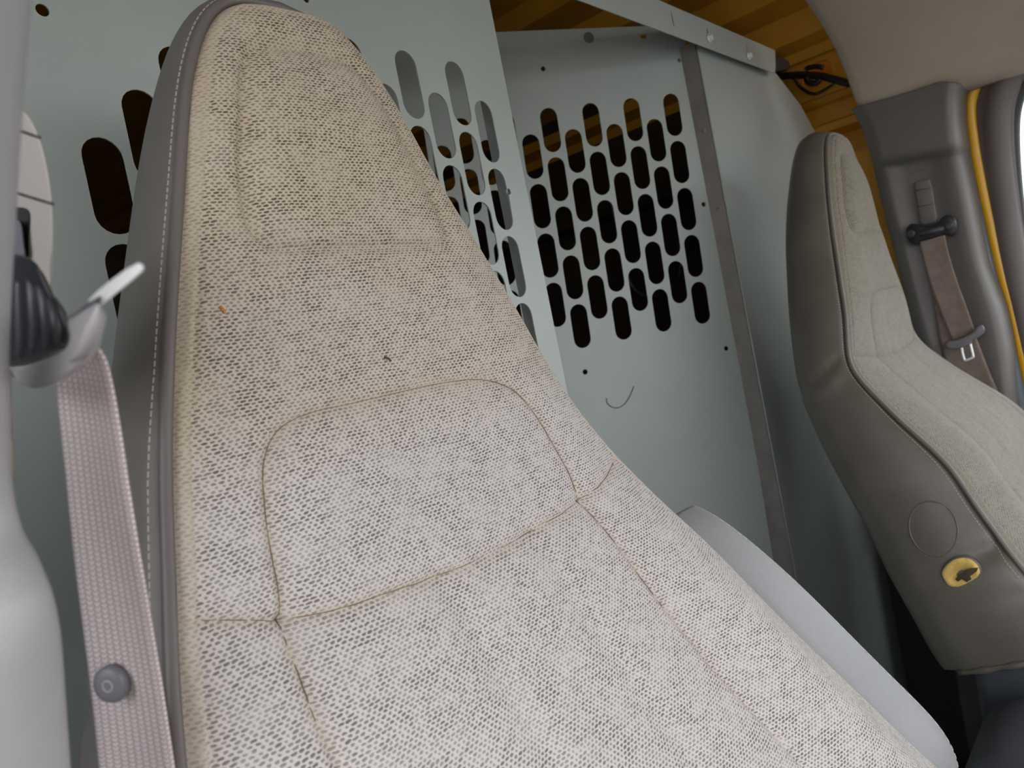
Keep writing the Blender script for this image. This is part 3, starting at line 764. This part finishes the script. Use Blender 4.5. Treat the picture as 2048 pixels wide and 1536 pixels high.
# ================================================================== driver-side pillar (left edge of the view)
def left_pillar():
    # near trim: pale moulding, its right rim seen in profile
    rim = cat([(90, -160), (86, -40), (80, 0), (64, 150), (52, 300), (42, 450), (32, 600), (26, 750), (26, 880), (32, 970), (50, 1050), (80, 1105), (108, 1170), (124, 1240), (131, 1310), (138, 1420), (146, 1540), (152, 1700)], 4)
    cols = []
    for x, y in rim:
        p = PX(x, y, .074); ln = math.hypot(p[0], p[1]); v = np.array([p[0]/ln, p[1]/ln, 0]); l = np.array([-v[1], v[0], 0])   # away from and left of the eye
        r = .014; row = [p+l*(.03)+v*.03, p+l*.006+v*.012]
        for k in range(9):
            a_ = math.radians(-20-90*k/8*1.1); row.append(p+l*(r-r*math.cos(a_+math.radians(20)*0))+v*(r*math.sin(a_)+.0))
        row += [p+l*(.045)-v*.018, p+l*.10-v*.030, p+l*.18-v*.05]
        cols.append(row)
    P = np.array(cols)
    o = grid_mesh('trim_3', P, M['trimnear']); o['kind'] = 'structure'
    o.modifiers.new('s', 'SOLIDIFY').thickness = .002
left_pillar()
def left_adjuster():
    XA = .112
    out = cat([(20, 205), (45, 214), (64, 238), (80, 275), (92, 320), (101, 370), (106, 430), (106, 490), (100, 545), (104, 600), (112, 660), (108, 720), (60, 740), (10, 740)], 5)
    o3 = [PX(x, y, XA) for x, y in out]
    o = slab('trim_4', o3, (.30, .95, 0), .05, .008, M['trimback'], seg=4); o['kind'] = 'structure'
    for a_, b_ in (((42, 262), (80, 275)), ((34, 386), (106, 408))):
        A, B = PX(a_[0], a_[1], XA-.0), PX(b_[0], b_[1], XA)
        bm = bmesh.new(); tube_bm(bm, [A-np.array([.0002, 0, 0])*0, B], .0006, 6); g_ = bm_obj('groove', bm, M['darkplastic'], o)
    sl = [PX(x, y, XA) for x, y in cat([(30, 415), (52, 418), (60, 432), (58, 470), (54, 520), (30, 520)], 3)]
    slab('slot_recess', sl, (-.4, -.92, 0), .001, 0, M['blackplastic'], o)
    bx = [PX(x, y, XA-.001) for x, y in cat([(26, 446), (40, 446), (47, 458), (50, 490), (52, 520), (26, 525)], 3)]
    slab('slider', bx, (-.4, -.92, 0), .006, .002, M['button'], o)
left_adjuster()

def ribbon(name, L, R, xs, mat, parent=None, thick=.0012, vv=1.0):
    """webbing between two edge lines: pixel rows on planes X = xs"""
    n = len(L); m = 13; P = np.zeros((n, m, 3)); uv = np.zeros((n, m, 2)); s = 0; prev = None
    for i in range(n):
        xl, xr = xs[i] if isinstance(xs[i], tuple) else (xs[i], xs[i])
        A, B = PX(L[i][0], L[i][1], xl), PX(R[i][0], R[i][1], xr); c = (A+B)/2
        if prev is not None: s += np.linalg.norm(c-prev)
        prev = c; w = .047
        for k in range(m):
            u = k/(m-1); P[i, k] = A*(1-u)+B*u; P[i, k, 0] += .0012*math.sin(u*math.pi)-.0006; uv[i, k] = (u*w, s)
    o = grid_mesh(name, P, mat, parent, uv)
    md = o.modifiers.new('s', 'SOLIDIFY'); md.thickness = thick; md.offset = 0
    return o
def left_belt():
    root = empty('seat_belt', (.10, .33, FL)); tag(root, 'pink-grey seat belt hanging at the left beside the near seat', 'seat belt')
    Lp = cat([(112, 716), (118, 760), (124, 830), (134, 920), (146, 1040), (158, 1150), (172, 1260), (186, 1370), (197, 1470), (206, 1560), (214, 1650)], 4)
    Rp = cat([(188, 683), (212, 715), (228, 775), (243, 860), (258, 960), (277, 1080), (294, 1180), (309, 1270), (326, 1370), (341, 1470), (354, 1560), (366, 1650)], 4)
    ar = lambda pts, n: [(np.interp(t, np.linspace(0, 1, len(pts)), [p[0] for p in pts]), np.interp(t, np.linspace(0, 1, len(pts)), [p[1] for p in pts])) for t in np.linspace(0, 1, n)]
    n = 60; L2, R2 = ar(Lp, n), ar(Rp, n)
    xs = []
    for i in range(n):
        t = i/(n-1); xs.append((.103, .106+.010*t))
    ribbon('webbing', L2, R2, xs, M['web'], root)
    # the hidden return strand along the near trim
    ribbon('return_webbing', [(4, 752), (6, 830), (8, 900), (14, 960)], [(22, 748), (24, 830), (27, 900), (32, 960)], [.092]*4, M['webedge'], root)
    # stop button
    q = PX(232, 1362, .1055); N = np.array([-.86, -.50, 0])
    bm = bmesh.new(); disc_bm(bm, q+N*.0008, N, .0072, .0038, 32, .0016, .0002); b_ = bm_obj('stop_button', bm, M['button'], root)
    bm = bmesh.new(); q2 = q+N*.0046; a_ = Vector(N).orthogonal().normalized(); b2 = Vector(N).cross(a_)
    tube_bm(bm, [Vector(q2)+(a_*math.cos(t)+b2*math.sin(t))*.0021 for t in np.linspace(0, 2*math.pi, 17)[:-1]], .0005, 6, closed=True, cap=False); bm_obj('button_ring', bm, M['greyplastic'], b_)
    # anchor loop: dark ribbed cover
    XA = .092
    body = cat([(14, 500), (40, 505), (66, 518), (82, 545), (100, 585), (118, 610), (130, 640), (136, 668), (128, 690), (95, 705), (50, 722), (14, 728)], 4)
    an = slab('anchor_cover', [PX(x, y, XA) for x, y in body], (.4, .92, 0), .022, .008, M['blackplastic'], root, seg=4, ang=70)
    for pts in ([(62, 560), (72, 600), (76, 650), (70, 700)], [(82, 572), (95, 612), (102, 655), (98, 694)], [(102, 600), (116, 632), (123, 660), (121, 686)], [(40, 560), (46, 620), (48, 680), (44, 712)]):
        bm = bmesh.new(); tube_bm(bm, cat([PX(x, y, XA+.001) for x, y in pts], 4), [.0018+.0012*math.sin(math.pi*i/12) for i in range(13)], 8); bm_obj('rib', bm, M['darkplastic'], an)
    # tongue: grey grip with a bright steel blade
    T = empty('belt_tongue', (.09, .26, .02)); T.parent = root; T.location = Vector((.09, .26, .02+EYE))-root.location
    XT = .086
    grip = cat([(24, 742), (34, 764), (62, 773), (100, 764), (140, 742), (172, 714), (192, 684), (200, 655), (207, 626), (202, 610), (190, 603), (165, 612), (140, 630), (136, 650), (140, 672), (132, 695), (105, 712), (60, 728)], 4)
    slab('grip', [PX(x, y, XT) for x, y in grip], (.4, .92, 0), .014, .0045, M['greyplastic'], T, seg=4, ang=70)
    bm = bmesh.new()
    hi = cat([PX(x, y, XT-.001) for x, y in ((196, 612), (192, 640), (180, 672), (163, 700), (140, 722))], 4)
    tube_bm(bm, hi, [.0004+.0022*math.sin(math.pi*i/(len(hi)-1)) for i in range(len(hi))], 8); bm_obj('grip_ridge', bm, M['greyplastic'], T)
    bl = [(190, 611), (174, 601), (194, 581), (224, 557), (255, 535), (277, 524), (287, 529), (287, 539), (270, 555), (242, 578), (216, 599), (201, 611)]
    slab('blade', [PX(x, y, XT+.001) for x, y in bl], (.4, .92, 0), .0022, .0005, M['chrome'], T, seg=2, ang=40)
    ed = [(186, 598), (214, 577), (244, 554), (270, 536)]
    pl_ = [(128, 633), (150, 622), (175, 603), (200, 590), (190, 604), (165, 618), (142, 634)]
    slab('blade_root', [PX(x, y, XT-.001) for x, y in pl_], (.4, .92, 0), .006, .001, M['button'], T, seg=2)
left_belt()

# ================================================================== passenger-side pillar, door frame, window
def far_pillar():
    XP = 1.765
    le = cat([(1706, 216), (1730, 262), (1748, 326), (1764, 395), (1778, 450), (1792, 505), (1812, 587), (1834, 670), (1856, 740), (1885, 830), (1920, 930), (1960, 1040)], 5)
    ri = cat([(1921, 168), (1916, 208), (1922, 283), (1942, 380), (1958, 460), (1972, 527), (1990, 580), (2006, 627), (2020, 700), (2027, 783), (2040, 900), (2060, 1040)], 5)
    top = cat([(1706, 216), (1740, 206), (1790, 192), (1845, 175), (1885, 163), (1921, 168)], 5)
    ar = lambda pts, n: np.stack([np.interp(np.linspace(0, 1, n), np.linspace(0, 1, len(pts)), [p[c] for p in pts]) for c in (0, 1)], 1)
    n, m = 150, 48; L2, R2 = ar(le, n), ar(ri, n); T2 = ar(top, m)
    P = np.zeros((n, m, 3))
    for i in range(n):
        v = i/(n-1)
        for k in range(m):
            u = k/(m-1)
            p = L2[i]*(1-u)+R2[i]*u
            if i == 0: p = T2[k]
            elif i < 6: p = p*(i/6)+(T2[k]+(L2[i]-L2[0])*(1-u)+(R2[i]-R2[0])*u)*(1-i/6)
            # relief: rolled edges, a raised head section and a ledge under it, shallow dish below
            q = PX(p[0], p[1], XP); zz = q[2]
            rel = 0
            rel += -.030*max(0, (u-.86)/.14)**2 - .022*max(0, (.12-u)/.12)**2
            zl = .232-.02*(u-.5)
            s_ = 1/(1+math.exp(-(zz-zl)/.004)); rel += .020*s_
            dish = math.exp(-((u-.45)/.28)**4)*(1-s_); rel += -.010*dish
            P[i, k] = PX(p[0], p[1], XP-rel)
    P2 = P.copy()
    rimL = P[:, :1].copy(); rimL[..., 0] += .06; rimL[..., 1] += .01
    rimR = P[:, -1:].copy(); rimR[..., 0] += .05; rimR[..., 1] -= .004
    P = np.concatenate([rimL, P, rimR], 1)
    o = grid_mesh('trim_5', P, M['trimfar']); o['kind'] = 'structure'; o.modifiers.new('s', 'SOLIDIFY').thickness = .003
    for p in ((1770, 294), (1860, 269)):
        q = PX(p[0], p[1], XP-.0195); bm = bmesh.new(); disc_bm(bm, q+np.array([.0025, 0, 0]), (-1, 0, 0), .0125, .0038, 28, .0008); cp = bm_obj('screw_cap', bm, M['trimfar'], o)
        bm = bmesh.new(); tube_bm(bm, [(q[0]+.0003, q[1]+.0133*math.cos(t), q[2]+.0133*math.sin(t)) for t in np.linspace(0, 2*math.pi, 25)[:-1]], .0006, 6, closed=True, cap=False); bm_obj('cap_gap', bm, M['trimdark'], o)
    # slider recess and slider
    rec = cat([(1817, 360), (1820, 350), (1830, 344), (1850, 340), (1860, 343), (1864, 355), (1872, 400), (1880, 445), (1870, 462), (1835, 462), (1826, 410)], 4)
    bm = bmesh.new(); tube_bm(bm, [PX(x, y, XP+.0075) for x, y in rec], .0012, 6, closed=True, cap=False); bm_obj('recess_rim', bm, M['trimfar'], o)
    slab('recess', [PX(x, y, XP+.0115) for x, y in rec], (-1, 0, 0), .003, 0, M['trimdark'], o)
    sl = cat([(1828, 372), (1832, 363), (1855, 358), (1862, 366), (1868, 400), (1874, 440), (1864, 447), (1842, 449), (1836, 420)], 3)
    s_ = slab('height_slider', [PX(x, y, XP-.002) for x, y in sl], (1, 0, 0), .016, .003, M['trimfar'], o)
    for a_, b_ in (((1833, 381), (1863, 375)), ((1836, 414), (1869, 407))):
        bm = bmesh.new(); tube_bm(bm, [PX(*a_, XP-.0022), PX(*b_, XP-.0022)], .0007, 6); bm_obj('groove', bm, M['trimdark'], s_)
    return o
far_pillar()
def far_belt():
    root = empty('seat_belt', (1.74, .34, FL)); tag(root, 'brown seat belt hanging on the far pillar beyond the far seat', 'seat belt')
    XB = 1.738
    body = cat([(1811, 458), (1820, 448), (1836, 449), (1850, 452), (1872, 447), (1885, 434), (1896, 430), (1908, 436), (1913, 450), (1910, 466), (1900, 473), (1890, 470), (1862, 478), (1840, 484), (1832, 490), (1820, 487), (1812, 475)], 4)
    an = slab('belt_loop', [PX(x, y, XB) for x, y in body], (1, 0, 0), .018, .005, M['blackplastic'], root, seg=4, ang=70)
    bm = bmesh.new(); tube_bm(bm, [PX(x, y, XB-.002) for x, y in ((1838, 468), (1860, 463), (1888, 457))], .006, 8); bm_obj('loop_bar', bm, M['darkplastic'], an)
    for p in ((1898, 452), (1822, 468)):
        bm = bmesh.new(); q = PX(*p, XB-.001); disc_bm(bm, q+np.array([.003, 0, 0]), (-1, 0, 0), .008, .005, 20, .002); bm_obj('boss', bm, M['darkplastic'], an)
    ribbon('back_webbing', cat([(1858, 560), (1868, 610), (1882, 690), (1905, 770), (1935, 850), (1975, 950)], 3), cat([(1900, 560), (1925, 610), (1955, 680), (1978, 740), (2005, 805), (2040, 900)], 3), [1.758]*16, M['webfar'], root)
    ribbon('webbing', cat([(1838, 478), (1846, 515), (1860, 565), (1880, 620), (1905, 682)], 4), cat([(1889, 462), (1896, 500), (1914, 560), (1934, 615), (1950, 662)], 4), [1.742]*17, M['webfar'], root)
    T = empty('belt_tongue', (1.73, .33, -.15)); T.parent = root; T.location = Vector((1.73, .33, -.17+EYE))-root.location
    g_ = cat([(1891, 690), (1896, 683), (1912, 681), (1930, 674), (1946, 664), (1955, 653), (1963, 651), (1968, 657), (1966, 667), (1955, 676), (1944, 682), (1940, 690), (1922, 696), (1906, 698), (1894, 697)], 4)
    slab('grip', [PX(x, y, 1.722) for x, y in g_], (1, 0, 0), .012, .003, M['button'], T, seg=3, ang=70)
    fr = [PX(x, y, 1.726) for x, y in ((1923, 694), (1925, 706), (1928, 717), (1931, 721), (1945, 715), (1946, 711), (1943, 698), (1940, 686))]
    bm = bmesh.new(); tube_bm(bm, cat(fr, 3), .0026, 8); bm_obj('blade', bm, M['chrome'], T)
far_belt()

def strip(name, pts, x, r, mat, parent=None, n=5, seg=10, flat=1.0):
    bm = bmesh.new(); tube_bm(bm, cat([PX(p[0], p[1], x) for p in pts], n), r, seg); o = bm_obj(name, bm, mat, parent); 
    return o
YL = [(2140, 92), (2075, 100), (2034, 114), (2004, 127), (1982, 141), (1960, 160), (1948, 180), (1941, 205), (1941, 235), (1949, 293), (1960, 350), (1969, 393), (1980, 440), (1990, 486), (2004, 545), (2020, 603), (2037, 675), (2051, 735), (2075, 850), (2110, 1020)]
RB = [(x-26+ (6 if y < 150 else 0), y+ (6 if y > 150 else -14)) for x, y in YL]
door_o = strip('trim_6', YL, 1.845, .0125, M['yellowpaint']); door_o['kind'] = 'structure'
w_ = strip('trim_7', RB, 1.825, .014, M['rubber']); w_['kind'] = 'structure'
def far_door():
    root = empty('door_1', (1.86, -.2, FL)); root['kind'] = 'structure'
    XD = 1.865
    inner = cat([(2150, 70), (2080, 108), (2040, 150), (2022, 200), (2016, 250), (2018, 330), (2026, 420), (2040, 520), (2060, 640), (2085, 760)], 4)
    outer = cat([(2130, 60), (2060, 92), (2010, 118), (1978, 150), (1958, 190), (1952, 240), (1962, 320), (1980, 420), (2004, 530), (2034, 650), (2062, 760), (2100, 900)], 4)
    ar = lambda pts, n: np.stack([np.interp(np.linspace(0, 1, n), np.linspace(0, 1, len(pts)), [p[c] for p in pts]) for c in (0, 1)], 1)
    n = 80; A, B = ar(outer, n), ar(inner, n); m = 14; P = np.zeros((n, m, 3))
    for i in range(n):
        for k in range(m):
            u = k/(m-1); p = A[i]*(1-u)+B[i]*u; P[i, k] = PX(p[0], p[1], XD-.012*math.sin(u*math.pi)-.010*math.exp(-((u-.62)/.13)**2))
    o = grid_mesh('frame_trim', P, M['doortrim'], root); o.modifiers.new('s', 'SOLIDIFY').thickness = .02
    sl = cat([(2150, 82), (2095, 118), (2052, 160), (2032, 205), (2025, 255), (2027, 330), (2035, 420), (2048, 520), (2068, 640), (2092, 760)], 4)
    bm = bmesh.new(); tube_bm(bm, [PX(x, y, XD-.002) for x, y in sl], .0135, 8); bm_obj('window_seal', bm, M['blackrubber'], root)
    # lower door panel, and frame forward of the window
    q = PX(2100, 900, XD)
    boxo('door_panel', (XD-.03, -.85, FL+.1), (XD+.05, .27, -.26), M['doortrim'], root, .02)
    boxo('header_frame', (XD, -.85, .375), (XD+.05, .16, .46), M['doortrim'], root, .01)
    gl = boxo('window_glass', (XD+.012, -.85, -.27), (XD+.016, .23, .385), M['glass'], root)
far_door()
# passenger body side below and behind the seat
boxo('trim_8', (1.90, .40, -.12), (2.05, .66, .30), M['cargopaint'], kind='structure')
boxo('trim_12', (1.90, .30, FL), (2.05, .66, -.12), M['trimdark'], kind='structure')
boxo('dash_blocker', (-.28, -1.45, FL), (2.08, -.80, -.36), M['darkplastic'], kind='structure')  # unseen dash block, added to darken the low part of the cab
boxo('side_blocker', (-.32, -1.5, FL), (-.28, -.62, -.2), M['outer'], kind='structure')  # unseen front side wall, added to cut low light from the driver side
boxo('trim_9', (1.80, .24, FL), (1.90, .48, -.40), M['trimfar'], kind='structure')
# unseen driver body side behind the pillar, added and shaped to block light
boxo('pillar_blocker_upper', (-.28, .42, -.16), (-.02, .615, .60), M['trimdark'], kind='structure')
boxo('pillar_blocker_lower', (-.28, .18, FL), (-.02, .615, -.16), M['trimdark'], kind='structure')

# engine cover / console top between the seats, low right corner
def console():
    bm = bmesh.new()
    c = PX(1995, 1437, 1.0)
    box_bm(bm, (.99, c[1]-.155, (c[2]+FL)/2), (.115, 0, 0), (0, .19, 0), (0, 0, (c[2]-FL)/2)); bevel_all(bm, .06, 6)
    o = bm_obj('console', bm, M['console']); tag(o, 'dark rounded plastic console top in front of the far seat base', 'console')
console()
